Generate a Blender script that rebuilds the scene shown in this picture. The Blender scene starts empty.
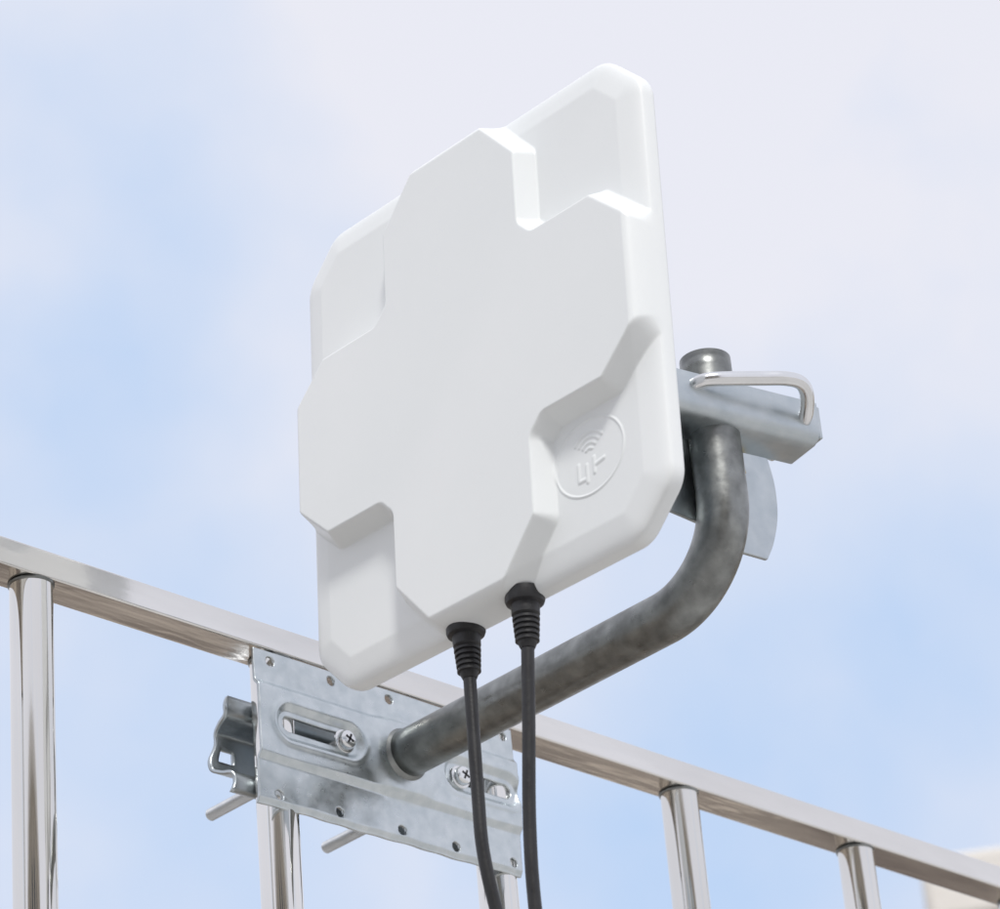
import bpy, math, random
import numpy as np
from mathutils import Vector, Matrix
random.seed(4)
S=bpy.context.scene
Z0=1.5
# ------------------------------------------------------------------ helpers
def link(o,parent=None):
    S.collection.objects.link(o)
    if parent: o.parent=parent
    return o
def empty(name,loc=(0,0,Z0)):
    e=bpy.data.objects.new(name,None); e.empty_display_size=.1; e.location=loc
    return link(e)
def mesh(name,verts,faces,mat,parent=None,smooth=True,angle=None):
    me=bpy.data.meshes.new(name)
    me.from_pydata([tuple(v) for v in verts],[],[tuple(f) for f in faces]); me.validate(); me.update()
    if smooth: me.shade_smooth()
    if angle is not None:
        me.shade_smooth()
        try: me.set_sharp_from_angle(angle=math.radians(angle))
        except Exception: pass
    me.materials.append(mat)
    o=bpy.data.objects.new(name,me)
    return link(o,parent)
def bevel(o,w,seg=3):
    m=o.modifiers.new('bevel','BEVEL'); m.width=w; m.segments=seg; m.limit_method='ANGLE'; m.angle_limit=math.radians(40)
    return o
def box(name,a,b,mat,parent=None,bw=0,M=None):
    xs=(a[0],b[0]);ys=(a[1],b[1]);zs=(a[2],b[2])
    v=[(x,y,z) for x in xs for y in ys for z in zs]
    if M is not None: v=[tuple(M@Vector(p)) for p in v]
    f=[(0,1,3,2),(4,6,7,5),(0,4,5,1),(2,3,7,6),(0,2,6,4),(1,5,7,3)]
    o=mesh(name,v,f,mat,parent,smooth=False)
    if bw:
        o.data.shade_smooth(); bevel(o,bw)
        try: o.data.set_sharp_from_angle(angle=math.radians(30))
        except Exception: pass
    return o
def catmull(P,n=12):
    P=[np.array(p,float) for p in P]; out=[]
    Q=[2*P[0]-P[1]]+P+[2*P[-1]-P[-2]]
    for i in range(1,len(Q)-2):
        for k in range(n):
            t=k/n;a,b,c,d=Q[i-1],Q[i],Q[i+1],Q[i+2]
            out.append(.5*((2*b)+(-a+c)*t+(2*a-5*b+4*c-d)*t*t+(-a+3*b-3*c+d)*t**3))
    out.append(P[-1]); return out
def sweep(name,path,r,mat,parent=None,n=40,cap=True,rf=None):
    P=[Vector(p) for p in path]; verts=[];faces=[]
    T=[]
    for i in range(len(P)):
        a=P[max(i-1,0)];b=P[min(i+1,len(P)-1)];T.append((b-a).normalized())
    ref=Vector((1,0,0)) if abs(T[0].x)<.9 else Vector((0,0,1))
    u=(ref-T[0]*ref.dot(T[0])).normalized()
    for i,p in enumerate(P):
        u=(u-T[i]*u.dot(T[i])).normalized(); w=T[i].cross(u)
        rr=rf(i) if rf else r
        for k in range(n):
            a=2*math.pi*k/n; verts.append(p+(u*math.cos(a)+w*math.sin(a))*rr)
    for i in range(len(P)-1):
        for k in range(n):
            k2=(k+1)%n; faces.append((i*n+k,i*n+k2,(i+1)*n+k2,(i+1)*n+k))
    if cap:
        faces.append(tuple(range(n-1,-1,-1))); faces.append(tuple((len(P)-1)*n+k for k in range(n)))
    return mesh(name,verts,faces,mat,parent,angle=50)
def lathe(name,prof,origin,axis,mat,parent=None,n=48,angle=35):
    ax=Vector(axis).normalized(); u=ax.orthogonal().normalized(); w=ax.cross(u); O=Vector(origin)
    verts=[];faces=[]
    for (d,r) in prof:
        for k in range(n):
            a=2*math.pi*k/n; verts.append(O+ax*d+(u*math.cos(a)+w*math.sin(a))*r)
    for i in range(len(prof)-1):
        for k in range(n):
            k2=(k+1)%n; faces.append((i*n+k,i*n+k2,(i+1)*n+k2,(i+1)*n+k))
    faces.append(tuple(range(n-1,-1,-1))); faces.append(tuple((len(prof)-1)*n+k for k in range(n)))
    return mesh(name,verts,faces,mat,parent,angle=angle)
# ------------------------------------------------------------------ materials
def newmat(name):
    m=bpy.data.materials.new(name); m.use_nodes=True
    nt=m.node_tree; b=nt.nodes['Principled BSDF']; return m,nt,b
def noise_mat(name,c1,c2,scale,rough=(.4,.6),metal=0.,bump=0.,bscale=None,detail=6,stretch=(1,1,1),spec=.5,bdist=.001,lo=.3,hi=.7):
    m,nt,b=newmat(name); N=nt.nodes; L=nt.links
    tc=N.new('ShaderNodeTexCoord'); mp=N.new('ShaderNodeMapping'); mp.inputs['Scale'].default_value=stretch
    L.new(tc.outputs['Object'],mp.inputs[0])
    no=N.new('ShaderNodeTexNoise'); no.inputs['Scale'].default_value=scale; no.inputs['Detail'].default_value=detail
    L.new(mp.outputs[0],no.inputs[0])
    rp=N.new('ShaderNodeValToRGB'); rp.color_ramp.elements[0].position=lo; rp.color_ramp.elements[1].position=hi
    rp.color_ramp.elements[0].color=(*c1,1); rp.color_ramp.elements[1].color=(*c2,1)
    L.new(no.outputs[0],rp.inputs[0]); L.new(rp.outputs[0],b.inputs['Base Color'])
    mr=N.new('ShaderNodeMapRange'); mr.inputs[1].default_value=.3; mr.inputs[2].default_value=.7
    mr.inputs[3].default_value=rough[0]; mr.inputs[4].default_value=rough[1]
    no2=N.new('ShaderNodeTexNoise'); no2.inputs['Scale'].default_value=scale*1.7; no2.inputs['Detail'].default_value=detail
    L.new(mp.outputs[0],no2.inputs[0]); L.new(no2.outputs[0],mr.inputs[0]); L.new(mr.outputs[0],b.inputs['Roughness'])
    b.inputs['Metallic'].default_value=metal; b.inputs['Specular IOR Level'].default_value=spec
    if bump:
        no3=N.new('ShaderNodeTexNoise'); no3.inputs['Scale'].default_value=bscale or scale*3; no3.inputs['Detail'].default_value=4
        L.new(mp.outputs[0],no3.inputs[0])
        bp=N.new('ShaderNodeBump'); bp.inputs['Strength'].default_value=bump; bp.inputs['Distance'].default_value=bdist
        L.new(no3.outputs[0],bp.inputs['Height']); L.new(bp.outputs[0],b.inputs['Normal'])
    return m
plastic=noise_mat('white_abs_plastic',(.79,.815,.815),(.82,.84,.84),9,(.28,.36),0,.05,900,bdist=.0004)
black=noise_mat('black_rubber',(.010,.010,.011),(.020,.020,.022),60,(.35,.5),0,.1,500)
steel=noise_mat('polished_stainless',(.72,.71,.68),(.86,.845,.82),14,(.03,.09),1.,.06,25,stretch=(1,1,.25),bdist=.002)
railsteel=noise_mat('rail_stainless',(.70,.685,.66),(.90,.885,.86),22,(.05,.18),1.,.28,30,stretch=(.2,1,1),bdist=.003)
zinc=noise_mat('galvanised_plate',(.54,.59,.61),(.66,.70,.715),130,(.26,.38),1.,.16,150,bdist=.0008)
zinc2=noise_mat('zinc_bracket',(.48,.53,.56),(.58,.62,.64),90,(.3,.42),1.,.08,220,bdist=.0006)
tube=noise_mat('galvanised_tube',(.18,.185,.18),(.33,.34,.33),90,(.26,.44),1.,.22,130,detail=10,bdist=.0008,lo=.3,hi=.72)
chrome=noise_mat('bright_zinc_bolt',(.74,.75,.75),(.84,.84,.84),40,(.1,.22),1.)
rodm=noise_mat('zinc_rod',(.50,.52,.53),(.64,.65,.66),60,(.25,.4),1.)
brass=noise_mat('yellow_zinc',(.55,.42,.16),(.7,.56,.25),40,(.25,.4),1.)
# ------------------------------------------------------------------ panel antenna
ant=empty('panel_antenna')
h=.13
PR=Matrix.Rotation(-.0271,3,'Z')@Matrix.Rotation(.0034,3,'Y')@Matrix.Rotation(.0418,3,'X')
def fillet(poly,r,n=8):
    out=[];m=len(poly)
    for i in range(m):
        p=np.array(poly[i],float);a=np.array(poly[i-1],float);b=np.array(poly[(i+1)%m],float)
        d1=a-p;l1=np.linalg.norm(d1);d1/=l1;d2=b-p;l2=np.linalg.norm(d2);d2/=l2
        ang=math.acos(max(-1,min(1,d1@d2)));t=min(r/math.tan(ang/2),l1*.45,l2*.45)
        A=p+d1*t;B=p+d2*t
        for k in range(n+1):
            s=k/n;out.append((1-s)**2*A+2*s*(1-s)*p+s*s*B)
    return np.array(out)
def resample(poly,M):
    P=np.vstack([poly,poly[:1]]);d=np.r_[0,np.cumsum(np.linalg.norm(np.diff(P,axis=0),axis=1))]
    s=np.linspace(0,d[-1],M,endpoint=False)
    return np.stack([np.interp(s,d,P[:,0]),np.interp(s,d,P[:,1])],1)
def sdf(pts,poly):
    x=pts[:,0];y=pts[:,1];best=np.full(len(x),1e9);ins=np.zeros(len(x),bool)
    m=len(poly)
    for i in range(m):
        a=poly[i];b=poly[(i+1)%m];e=b-a;L2=e@e
        if L2<1e-14: continue
        t=np.clip(((x-a[0])*e[0]+(y-a[1])*e[1])/L2,0,1)
        dx=x-a[0]-t*e[0];dy=y-a[1]-t*e[1];best=np.minimum(best,dx*dx+dy*dy)
        c=((a[1]>y)!=(b[1]>y))
        if abs(e[1])>1e-12:
            ins^=c&(x<e[0]*(y-a[1])/e[1]+a[0])
    d=np.sqrt(best);return np.where(ins,-d,d)
def sst(t):
    t=np.clip(t,0,1);return t*t*(3-2*t)
def ramp(t):   # straight flank with tight rounded top and foot
    t=np.clip(t,0,1);k=.16
    return np.where(t<k,t*t/(2*k),np.where(t>1-k,1-k-(1-t)**2/(2*k),t-k/2))/(1-k)
H=1.020;HV=1.050;ch=.185
outl=[(H,-HV+ch),(H,HV-ch),(H-ch,HV),(-H+ch,HV),(-H,HV-ch),(-H,-HV+ch),(-H+ch,-HV),(H-ch,-HV)]
outl=fillet(outl,.14,8)
q=[(1.12,.14),(.81,.42),(.48,.42),(.42,.48),(.42,.81),(.14,1.12)]
rp=list(q)
rp+=[(-x,y) for x,y in q[::-1]]
rp+=[(-x,-y) for x,y in q]
rp+=[(x,-y) for x,y in q[::-1]]
rp=fillet(rp,.04,4)
M_,N_=1300,310
B=resample(outl,M_)
# rings packed tighter toward the rim
rho=np.linspace(1/N_,1,N_);rho=np.where(rho>.0,rho*(1+.12*(1-rho)),rho);rho=rho/rho[-1]
pts=(rho[:,None,None]*B[None]).reshape(-1,2)
dR=sdf(pts,rp)
dO=-sdf(pts,outl)
rr=.0112
depth=rr*ramp((dR+.026)/.056)
Pk=depth/rr
wd=.055+.070*Pk
s=np.clip(1-dO/wd,0,1)
s1=np.where(s<.12,s*s/.24,s-.06)/.94
arc_=1-np.sqrt(np.clip(1-s**(2.6+2.4*Pk),0,1))
k_=.14+.36*Pk
depth=depth+(.0165-depth)*(k_*s1+(1-k_)*arc_)
# embossed emblem (ellipse ring, radio arcs, two letter-like strokes)
U=pts[:,0]-.63;V=pts[:,1]+.633
def seg(u0,v0,u1,v1):
    ex,ey=u1-u0,v1-v0;t=np.clip(((U-u0)*ex+(V-v0)*ey)/(ex*ex+ey*ey),0,1)
    return np.hypot(U-u0-t*ex,V-v0-t*ey)
er=np.hypot(U/.185,V/.155);dl=np.abs(er-1)*.165-.004
for R_ in(.022,.045,.068,.091):
    a=np.arctan2(V-.012,U);dd=np.abs(np.hypot(U,V-.012)-R_)-.0050
    dd=np.where(np.abs(a-math.pi/2)<.95,dd,9);dl=np.minimum(dl,dd)
for sg in((-.062,-.015,-.062,-.085),(-.062,-.085,-.030,-.085),(-.018,-.03,-.018,-.10),(.022,-.012,.022,-.075),(.022,-.045,.075,-.035)):
    dl=np.minimum(dl,seg(*sg)-.007)
depth-= .0005*sst(1-(dl+.004)/.008)
verts=np.stack([depth,-pts[:,0]*h,pts[:,1]*h],1)
ex=[]
for sc,dp in((1.001,.0175),(1.0015,.0188),(1.002,.0208),(1.001,.0226),(.998,.0238),(.99,.0245),(.97,.0248)):
    ex.append(np.stack([np.full(M_,dp),-B[:,0]*h*sc,B[:,1]*h*sc],1))
allv=np.vstack([[[0,0,0]],verts]+ex+[[[.0248,0,0]]])
allv=(np.array(PR)@allv.T).T
rings=N_+7
faces=[(0,1+(k+1)%M_,1+k) for k in range(M_)]
for i in range(rings-1):
    b0=1+i*M_;b1=b0+M_
    faces+=[(b0+k,b0+(k+1)%M_,b1+(k+1)%M_,b1+k) for k in range(M_)]
last=1+(rings-1)*M_
faces+=[(last+k,last+(k+1)%M_,len(allv)-1) for k in range(M_)]
rad=mesh('radome_housing',allv.tolist(),faces,plastic,ant)
# cable glands + cables
def pl(x,y,z): return PR@Vector((x,y,z))
dns=[Vector((.0,.0,-1)).normalized(),Vector((0,.04,-1)).normalized()]
gl=[]
for i,(gx,gy) in enumerate(((.0165,.019),(.0155,-.026))):
    dn=dns[i]
    prof=[(-.004,.0098),(.0015,.0100),(.0030,.0094),(.0038,.0072)]
    prof+=[(.009,.0070),(.0095,.0062)]
    for k in range(5):
        z=.0105+k*.0028;r=.0068-.0002*k
        prof+=[(z,r-.0012),(z+.0003,r),(z+.0016,r),(z+.0019,r-.0012)]
    prof+=[(.0252,.0044),(.027,.0036)]
    O=pl(gx,gy,-h*HV*.995)
    lathe('cable_gland_%d'%(i+1),prof,O,dn,black,ant)
    gl.append(O+dn*.025)
cabs=[[(0,0,0),(-.0005,0,-.03),(-.001,0,-.065),(-.0005,0,-.095),(.005,-.0015,-.13),(.016,-.005,-.18),(.045,-.008,-.30),(.08,.0,-.6),(.05,.05,-1.0),(-.02,.1,-1.325)],
      [(0,0,0),(-.0005,.0035,-.04),(-.0015,.008,-.09),(-.001,.010,-.13),(.002,.010,-.17),(.010,.006,-.22),(.04,-.002,-.32),(.09,.02,-.6),(.08,.06,-1.0),(.02,.12,-1.325)]]
for i,c in enumerate(cabs):
    P=catmull([tuple(gl[i]+Vector(p)) for p in c],14)
    o=sweep('black_cable',P,.0033,black,None,n=20)
    o.location=(0,0,Z0)
# ------------------------------------------------------------------ mount arm
mt=empty('antenna_mount_arm')
xa,za,yp,rt=.1479,-.0977,-.0413,.0138
yPl=.2165
Rb=.05
path=[(xa,yPl,za)]+[(xa,y,za) for y in np.linspace(yPl-.02,yp+Rb+.005,14)]
for k in range(25):
    a=math.pi/2*k/24
    path.append((xa,yp+Rb-Rb*math.sin(a),za+Rb-Rb*math.cos(a)))
path+=[(xa,yp,z) for z in np.linspace(za+Rb+.006,.0357,10)]
arm=sweep('bent_tube',path,rt,tube,mt,n=64,cap=False)
sm=arm.modifiers.new('wall','SOLIDIFY');sm.thickness=.0022;sm.offset=-1
lathe('weld_collar',[(0,.0170),(.0012,.0166),(.003,.0150),(.0045,.0138)],(xa,yPl-.003,za),(0,-1,0),tube,mt)
# wall plate : relief grid with punched holes
x0,x1,z0,z1=.0435,.238,-.1493,-.0574
dxg=.0005
nx=int(round((x1-x0)/dxg));nz=int(round((z1-z0)/dxg))
X,Z=np.meshgrid(np.linspace(x0,x1,nx+1),np.linspace(z0,z1,nz+1),indexing='ij')
holes=[(x,-.0632) for x in(.055,.099,.142,.186,.2305)]+[(x,-.1425) for x in(.057,.100,.1455,.187,.231)]
slots=[(.066,.107),(.190,.229)];zs=-.0985
def dseg(X,Z,a,b):
    t=np.clip(X,a,b);return np.hypot(X-t,Z-zs)
def dist(X,Z):
    d=np.full(X.shape,9.)
    for hx,hz in holes: d=np.minimum(d,np.hypot(X-hx,Z-hz)-.0030)
    for a,b in slots: d=np.minimum(d,dseg(X,Z,a,b)-.0046)
    return d
for _ in range(3):
    d=dist(X,Z);e=1e-5
    gx=(dist(X+e,Z)-dist(X-e,Z))/(2*e);gz=(dist(X,Z+e)-dist(X,Z-e))/(2*e)
    m=np.abs(d)<.00028
    X=np.where(m,X-d*gx,X);Z=np.where(m,Z-d*gz,Z)
rel=.0028*sst((.0245-np.abs(Z+.1))/.005)
for a,b in slots:
    ds=dseg(X,Z,a,b)
    rel=rel*(sst((ds-.0070)/.0045))
    rel+=.0007*np.exp(-((ds-.0125)/.002)**2)
rb_=np.hypot(X-xa,Z-za)
rel=rel+.0025*sst((.032-rb_)/.012)
rel+= .0004*np.sin(X*90+Z*40)*np.sin(Z*120)
rel+= -.0016*sst((z0+.004-Z)/.004)+.0004*np.sin(X*260)*sst((z0+.02-Z)/.02)
Yg=yPl-rel
V3=np.stack([X,Yg,Z],-1).reshape(-1,3)
dc=dist((X[:-1,:-1]+X[1:,1:])/2,(Z[:-1,:-1]+Z[1:,1:])/2)
fs=[]
W=nz+1
for i in range(nx):
    for j in range(nz):
        if dc[i,j]>0:
            a=i*W+j;fs.append((a,a+W,a+W+1,a+1))
plate=mesh('wall_plate',V3.tolist(),fs,zinc,mt)
sm=plate.modifiers.new('sheet','SOLIDIFY');sm.thickness=.0018;sm.offset=-1
for i,sx in enumerate((.106,.1935)):
    lathe('washer_%d'%(i+1),[(0,.0070),(.001,.0070),(.0012,.0067)],(sx,yPl+.0002,zs),(0,-1,0),chrome,mt)
    lathe('screw_head_%d'%(i+1),[(0,.0056),(.0022,.0056),(.0034,.0050),(.0041,.0036),(.0043,.001)],(sx,yPl-.001,zs),(0,-1,0),chrome,mt)
    for k,an in enumerate((25,115)):
        Mx=Matrix.Translation((sx,yPl-.0052,zs))@Matrix.Rotation(math.radians(an),4,'Y')
        box('cross_recess_%d_%d'%(i+1,k),(-.0030,-.0003,-.0006),(.0030,.0004+.00002*k,.0006),black,mt,M=Mx)
    y1=.334;n=150
    P=[(sx,y,zs-.001) for y in np.linspace(yPl+.002,y1,n)]
    sweep('threaded_rod_%d'%(i+1),P,.003,rodm,mt,n=20,rf=lambda k:.0032 if k%2 else .0037)
    lathe('hex_nut_%d'%(i+1),[(0,.0062),(.005,.0062)],(sx,.2605,zs-.001),(0,1,0),chrome,mt,n=6)
# rear clamp channel
prof=[(.2430,-.0765),(.2428,-.0865),(.2500,-.0900),(.2560,-.0935),(.2572,-.0985),(.2575,-.1060),(.2572,-.1130),(.2560,-.1165),(.2500,-.1195),(.2428,-.1225),(.2430,-.1335)]
pf=catmull([(a,b,0) for a,b in prof],4)
xs=np.linspace(.045,.236,120)
v=[];f=[]
for x in xs:
    for p in pf:
        v.append((x+ .0025*math.sin((p[1]+.1335)/.057*math.pi*4)*max(0,1-(x-.045)/.01) ,p[0],p[1]))
n=len(pf)
for i in range(len(xs)-1):
    for j in range(n-1):
        xc=(xs[i]+xs[i+1])/2;zc=(pf[j][1]+pf[j+1][1])/2
        if (abs(zc+.1065)<.004 and .0505<xc<.060): continue
        a=i*n+j;f.append((a,a+n,a+n+1,a+1))
rc=mesh('rear_clamp_channel',v,f,zinc2,mt)
sm=rc.modifiers.new('sheet','SOLIDIFY');sm.thickness=.0022;sm.offset=0
# antenna-side clamp
cb=empty('antenna_clamp_bracket')
ca,sa=math.cos(math.radians(-12)),math.sin(math.radians(-12))
e=Vector((ca,sa,0));nn=Vector((-sa,ca,0))
Pc=Vector((xa,yp,0))-nn*(rt+.0035)
MB=Matrix(((e.x,nn.x,0,Pc.x),(e.y,nn.y,0,Pc.y),(0,0,1,0),(0,0,0,1)))
sec=[(0,.0125),(0,.006),(0,-.0045),(.0012,-.0075),(.0042,-.0088),(.015,-.0088),(.0255,-.0088)]
v=[];f=[];lx=np.linspace(-.055,.0560,60)
for x in lx:
    for (a,b) in sec: v.append(tuple(MB@Vector((x,a,b))))
n=len(sec)
for i in range(len(lx)-1):
    for j in range(n-1):
        a=i*n+j;f.append((a,a+1,a+n+1,a+n))
web=mesh('saddle_channel',v,f,zinc2,cb,angle=60)
sm=web.modifiers.new('sheet','SOLIDIFY');sm.thickness=.0024;sm.offset=1
bevel(web,.0006,2)
box('end_lip',(.0565,-.0005,-.008),(.0590,.020,.0115),zinc2,cb,bw=.0008,M=MB)
ub=catmull([(.128,-.028,.003),(.1245,-.040,.004),(.1215,-.052,.005),(.1225,-.0590,.0058),(.127,-.0640,.0063),(.137,-.0700,.0072),(.150,-.0775,.0082),(.161,-.0835,.009),(.170,-.0855,.009),(.1775,-.0830,.0075),(.184,-.0775,.0045),(.1885,-.0715,.001),(.192,-.064,-.001),(.195,-.050,-.002),(.198,-.036,-.003)],8)
sweep('u_bolt',ub,.0039,chrome,cb,n=28)
for i,p in enumerate(((.1215,-.0515,.005),(.1905,-.0685,0.0))):
    lathe('hole_bush_%d'%i,[(-.0012,.0062),(0,.0062),(.0005,.0056)],Vector(p)-nn*.0008,-nn,black,cb)
def slab(name,P,y,t,mat,par):
    nv=len(P)
    v=[(x,y,z) for x,z in P]+[(x,y+t,z) for x,z in P]
    f=[tuple(range(nv-1,-1,-1)),tuple(range(nv,2*nv))]+[(k,(k+1)%nv,nv+(k+1)%nv,nv+k) for k in range(nv)]
    o=mesh(name,v,f,mat,par,smooth=False);bevel(o,.0005,2);return o
slab('hinge_plate',[(.026,.006),(.166,.006),(.166,-.040),(.158,-.054),(.150,-.057),(.112,-.056),(.026,-.05)],-.0268,.0025,zinc2,cb)
def arcp(P,n=8): return [(p[0],p[1]) for p in catmull([(a,b,0) for a,b in P],n)]
outer=arcp([(.210,.010),(.2145,-.010),(.2135,-.030),(.2075,-.048),(.2005,-.0605)])
inner=arcp([(.171,-.063),(.180,-.050),(.187,-.030),(.188,-.010),(.181,.010)])
slab('tilt_strap',outer+inner,-.0235,.0025,zinc2,cb)
slab('strap_root',[(.15,.009),(.20,.009),(.20,-.004),(.15,-.004)],-.0205,.0025,zinc2,cb)
box('panel_base_plate',(.0255,-.055,-.05),(.0285,.045,.05),zinc2,cb,bw=.001)
lathe('pivot_bolt',[(0,.006),(.006,.006)],(.178,-.030,-.0145),(0,1,0),brass,cb,n=6)
lathe('pivot_bolt_shank',[(0,.003),(.03,.003)],(.178,-.028,-.0145),(0,1,0),brass,cb,n=16)
# ------------------------------------------------------------------ railing
rl=empty('metal_railing')
yr,zr,hr,wr=.2182,-.0548,.0161,.0229
box('top_rail',(-1.6,yr,zr),(3.2,yr+wr,zr+hr),railsteel,rl,bw=.0012)
box('bottom_rail',(-1.6,yr,-1.40),(3.2,yr+wr,-1.384),railsteel,rl,bw=.0016)
for k in range(-9,20):
    x=-.097+.1634*k
    if x<-1.55 or x>3.15: continue
    P=[(x,yr+wr/2,z) for z in np.linspace(-1.383,zr-.0003,3)]
    sweep('baluster_%d'%(k+10),P,.0115,steel,rl,n=48)
    lathe('weld_%d'%(k+10),[(0,.0115),(.0006,.0124),(.0014,.0122),(.002,.0115)],(x,yr+wr/2,zr),(0,0,-1),tube,rl)
for x in(-1.58,3.18):
    box('end_post',(x-.02,yr-.008,-1.5),(x+.02,yr+.032,zr+.02),railsteel,rl,bw=.002)
# ------------------------------------------------------------------ setting
def facade_mat(name,c1,c2): return noise_mat(name,c1,c2,2.,(.7,.9),0,.3,30,bdist=.01)
conc=noise_mat('rooftop_concrete',(.42,.41,.39),(.54,.53,.51),1.3,(.7,.9),0,.3,40,bdist=.01)
g=mesh('ground',[(-600,-600,0),(600,-600,0),(600,600,0),(-600,600,0)],[(0,1,2,3)],conc,smooth=False)
# unseen brown tile sheet beyond the railing, added to reflect in the rail underside
pm,nt,b=newmat('brown_reflection_tiles')
tcx=nt.nodes.new('ShaderNodeTexCoord');bk=nt.nodes.new('ShaderNodeTexBrick')
bk.inputs['Scale'].default_value=1.0;bk.inputs['Color1'].default_value=(.07,.05,.04,1);bk.inputs['Color2'].default_value=(.42,.36,.29,1)
bk.inputs['Mortar'].default_value=(.04,.035,.03,1);bk.inputs['Mortar Size'].default_value=.02;bk.inputs['Brick Width'].default_value=.6;bk.inputs['Row Height'].default_value=.3
nt.links.new(tcx.outputs['Object'],bk.inputs[0]);nt.links.new(bk.outputs[0],b.inputs['Base Color']);b.inputs['Roughness'].default_value=.7
mesh('reflection_paving',[(-9,.55,.004),(6.6,.55,.004),(6.6,9,.004),(-9,9,.004)],[(0,1,2,3)],pm,smooth=False)
wall=facade_mat('beige_render',(.36,.32,.26),(.46,.41,.34))
white=facade_mat('white_render',(.62,.59,.54),(.70,.67,.62))
dark,nt,b=newmat('window_glass');b.inputs['Base Color'].default_value=(.03,.035,.04,1);b.inputs['Roughness'].default_value=.08
def building(name,loc,rotz,w,d,ht,mat,floors,cols,roofmat):
    B=bpy.data.objects.new(name,None);B.location=loc;B.rotation_euler=(0,0,rotz);link(B)
    box('walls',(-w/2,0,0),(w/2,d,ht),mat,B,bw=.02)
    fh=ht/floors
    for i in range(floors):
        box('sill_band_%d'%i,(-w/2-.04,-.05,fh*i+fh*.30),(w/2+.04,-.003,fh*i+fh*.33),roofmat,B)
        for j in range(cols):
            cx=-w/2+(j+.5)*w/cols;ww=w/cols*.28
            box('window_%d_%d'%(i,j),(cx-ww,-.02,fh*i+fh*.34),(cx+ww,-.001,fh*i+fh*.8),dark,B)
            box('window_frame_%d_%d'%(i,j),(cx-.03,-.035,fh*i+fh*.34),(cx+.03,-.021,fh*i+fh*.8),white,B)
    box('parapet',(-w/2-.12,-.12,ht-.10),(w/2+.12,d+.12,ht+.14),roofmat,B,bw=.03)
    return B
building('reflection_building',(-6.8,-6.2,0),math.radians(135),11,7,5.6,wall,3,6,white)  # unseen building behind the camera, added for stripes reflected in the steel
hs=building('white_house',(10.45,1.95,0),math.radians(-53),9,7,4.83,wall,2,4,white)
vent=box('roof_vent',(-4.2,.4,4.97),(-3.6,.9,5.24),zinc2,hs,bw=.03)
# ------------------------------------------------------------------ world
w=bpy.data.worlds.new('World');S.world=w;w.use_nodes=True
nt=w.node_tree;N=nt.nodes;L=nt.links
for n_ in list(N):N.remove(n_)
out=N.new('ShaderNodeOutputWorld')
SUN_EL,SUN_AZ=50,216
sky=N.new('ShaderNodeTexSky');sky.sky_type='NISHITA';sky.sun_disc=False
sky.sun_elevation=math.radians(SUN_EL);sky.sun_rotation=math.radians(SUN_AZ);sky.air_density=1.;sky.dust_density=1.2;sky.ozone_density=1.
b1=N.new('ShaderNodeBackground');b1.inputs[1].default_value=.15;L.new(sky.outputs[0],b1.inputs[0])
b2=N.new('ShaderNodeBackground');b2.inputs[1].default_value=1.
tc=N.new('ShaderNodeTexCoord')
def math_(op,a,b=None,clamp=False):
    m=N.new('ShaderNodeMath');m.operation=op;m.use_clamp=clamp
    for i,vv in enumerate((a,b)):
        if vv is None: continue
        if isinstance(vv,(int,float)): m.inputs[i].default_value=vv
        else: L.new(vv,m.inputs[i])
    return m.outputs[0]
def wnoise(scale,detail,rough,loc):
    no=N.new('ShaderNodeTexNoise');no.inputs['Scale'].default_value=scale;no.inputs['Detail'].default_value=detail;no.inputs['Roughness'].default_value=rough
    mp=N.new('ShaderNodeMapping');mp.inputs['Location'].default_value=loc;L.new(tc.outputs['Generated'],mp.inputs[0]);L.new(mp.outputs[0],no.inputs[0])
    return math_('SUBTRACT',no.outputs[0],.5)
clear=None
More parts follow.
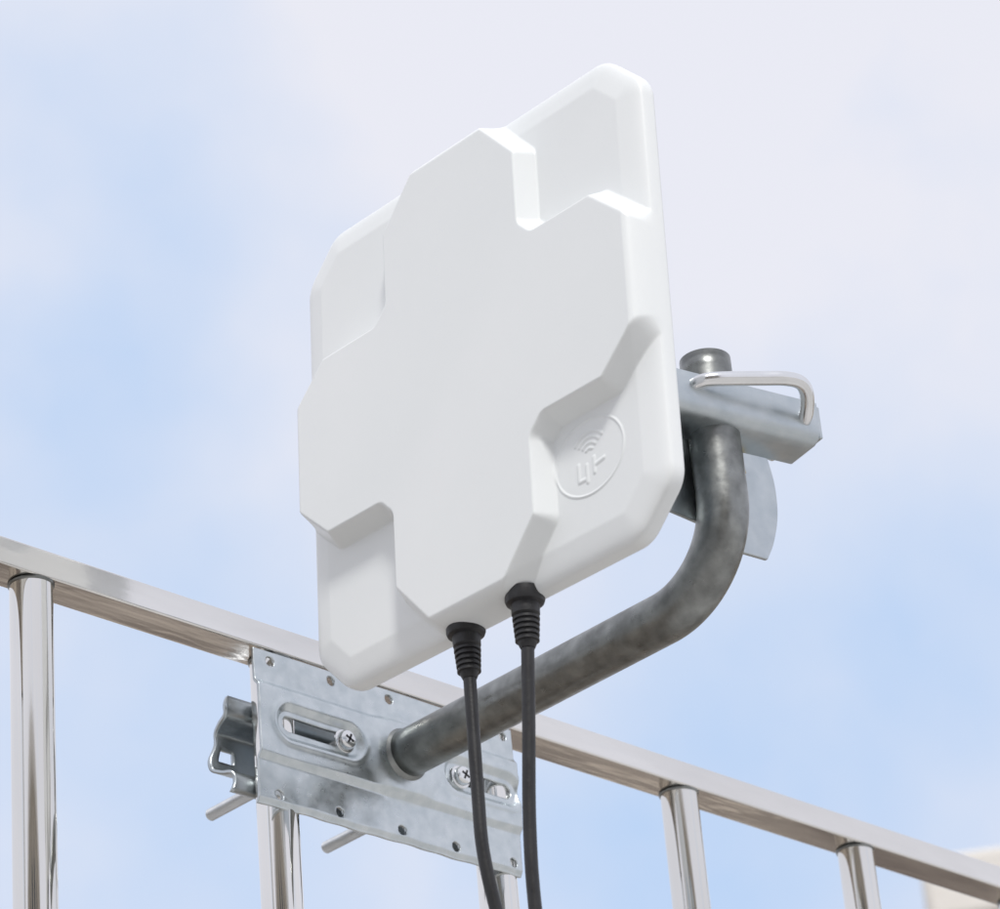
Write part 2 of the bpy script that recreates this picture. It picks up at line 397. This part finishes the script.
for c,r,a in(((.523,.652,.565),.10,.46),((.537,.682,.510),.10,.58),((.594,.712,.400),.17,.82),((.731,.546,.431),.13,.58),((.691,.627,.382),.17,.88)):
    vm=N.new('ShaderNodeVectorMath');vm.operation='DISTANCE';L.new(tc.outputs['Generated'],vm.inputs[0])
    l=math.sqrt(sum(t*t for t in c));vm.inputs[1].default_value=[t/l for t in c]
    mr=N.new('ShaderNodeMapRange');mr.interpolation_type='SMOOTHSTEP';mr.inputs[1].default_value=0;mr.inputs[2].default_value=r;mr.inputs[3].default_value=a;mr.inputs[4].default_value=0
    L.new(vm.outputs['Value'],mr.inputs[0])
    clear=mr.outputs[0] if clear is None else math_('MAXIMUM',clear,mr.outputs[0])
n1=wnoise(7,5,.5,(.3,.1,.7));n2=wnoise(19,4,.5,(1.3,.4,2.7))
nz_=math_('ADD',math_('MULTIPLY',n1,1.2),math_('MULTIPLY',n2,.6))
blue=math_('SUBTRACT',clear,nz_,True)
mc=N.new('ShaderNodeMix');mc.data_type='RGBA'
L.new(blue,mc.inputs[0]);mc.inputs[6].default_value=(.82,.83,.91,1);mc.inputs[7].default_value=(.51,.68,.95,1)
L.new(mc.outputs[2],b2.inputs[0])
cf=math_('SUBTRACT',1.,math_('MULTIPLY',blue,.08))
mx=N.new('ShaderNodeMixShader');L.new(cf,mx.inputs[0]);L.new(b1.outputs[0],mx.inputs[1]);L.new(b2.outputs[0],mx.inputs[2]);L.new(mx.outputs[0],out.inputs[0])
sd=bpy.data.lights.new('sun','SUN');sd.energy=2.4;sd.angle=math.radians(10);sd.color=(1,.98,.95)
so=link(bpy.data.objects.new('sun',sd))
el=math.radians(SUN_EL);az=math.radians(SUN_AZ)
dv=Vector((math.sin(az)*math.cos(el),math.cos(az)*math.cos(el),math.sin(el)))
so.rotation_euler=dv.to_track_quat('Z','Y').to_euler();so.location=(0,-4,6)
# ------------------------------------------------------------------ camera
cd=bpy.data.cameras.new('camera');co=link(bpy.data.objects.new('camera',cd))
r_=Vector((.72615,-.683,-.07885));d_=Vector((.28508,.40347,-.86945));f_=Vector((.62564,.60887,.48769))
Mc=Matrix(((r_.x,-d_.x,-f_.x),(r_.y,-d_.y,-f_.y),(r_.z,-d_.z,-f_.z)))
co.matrix_world=Matrix.Translation((-1.073,-1.071,-.8998+Z0))@Mc.to_4x4()
cd.sensor_width=36;cd.lens=3.4555*36;cd.clip_start=.05;cd.clip_end=2000
cd.dof.use_dof=True;cd.dof.focus_distance=1.80;cd.dof.aperture_fstop=18
S.camera=co
S.view_settings.view_transform='Standard';S.view_settings.look='None';S.view_settings.exposure=0
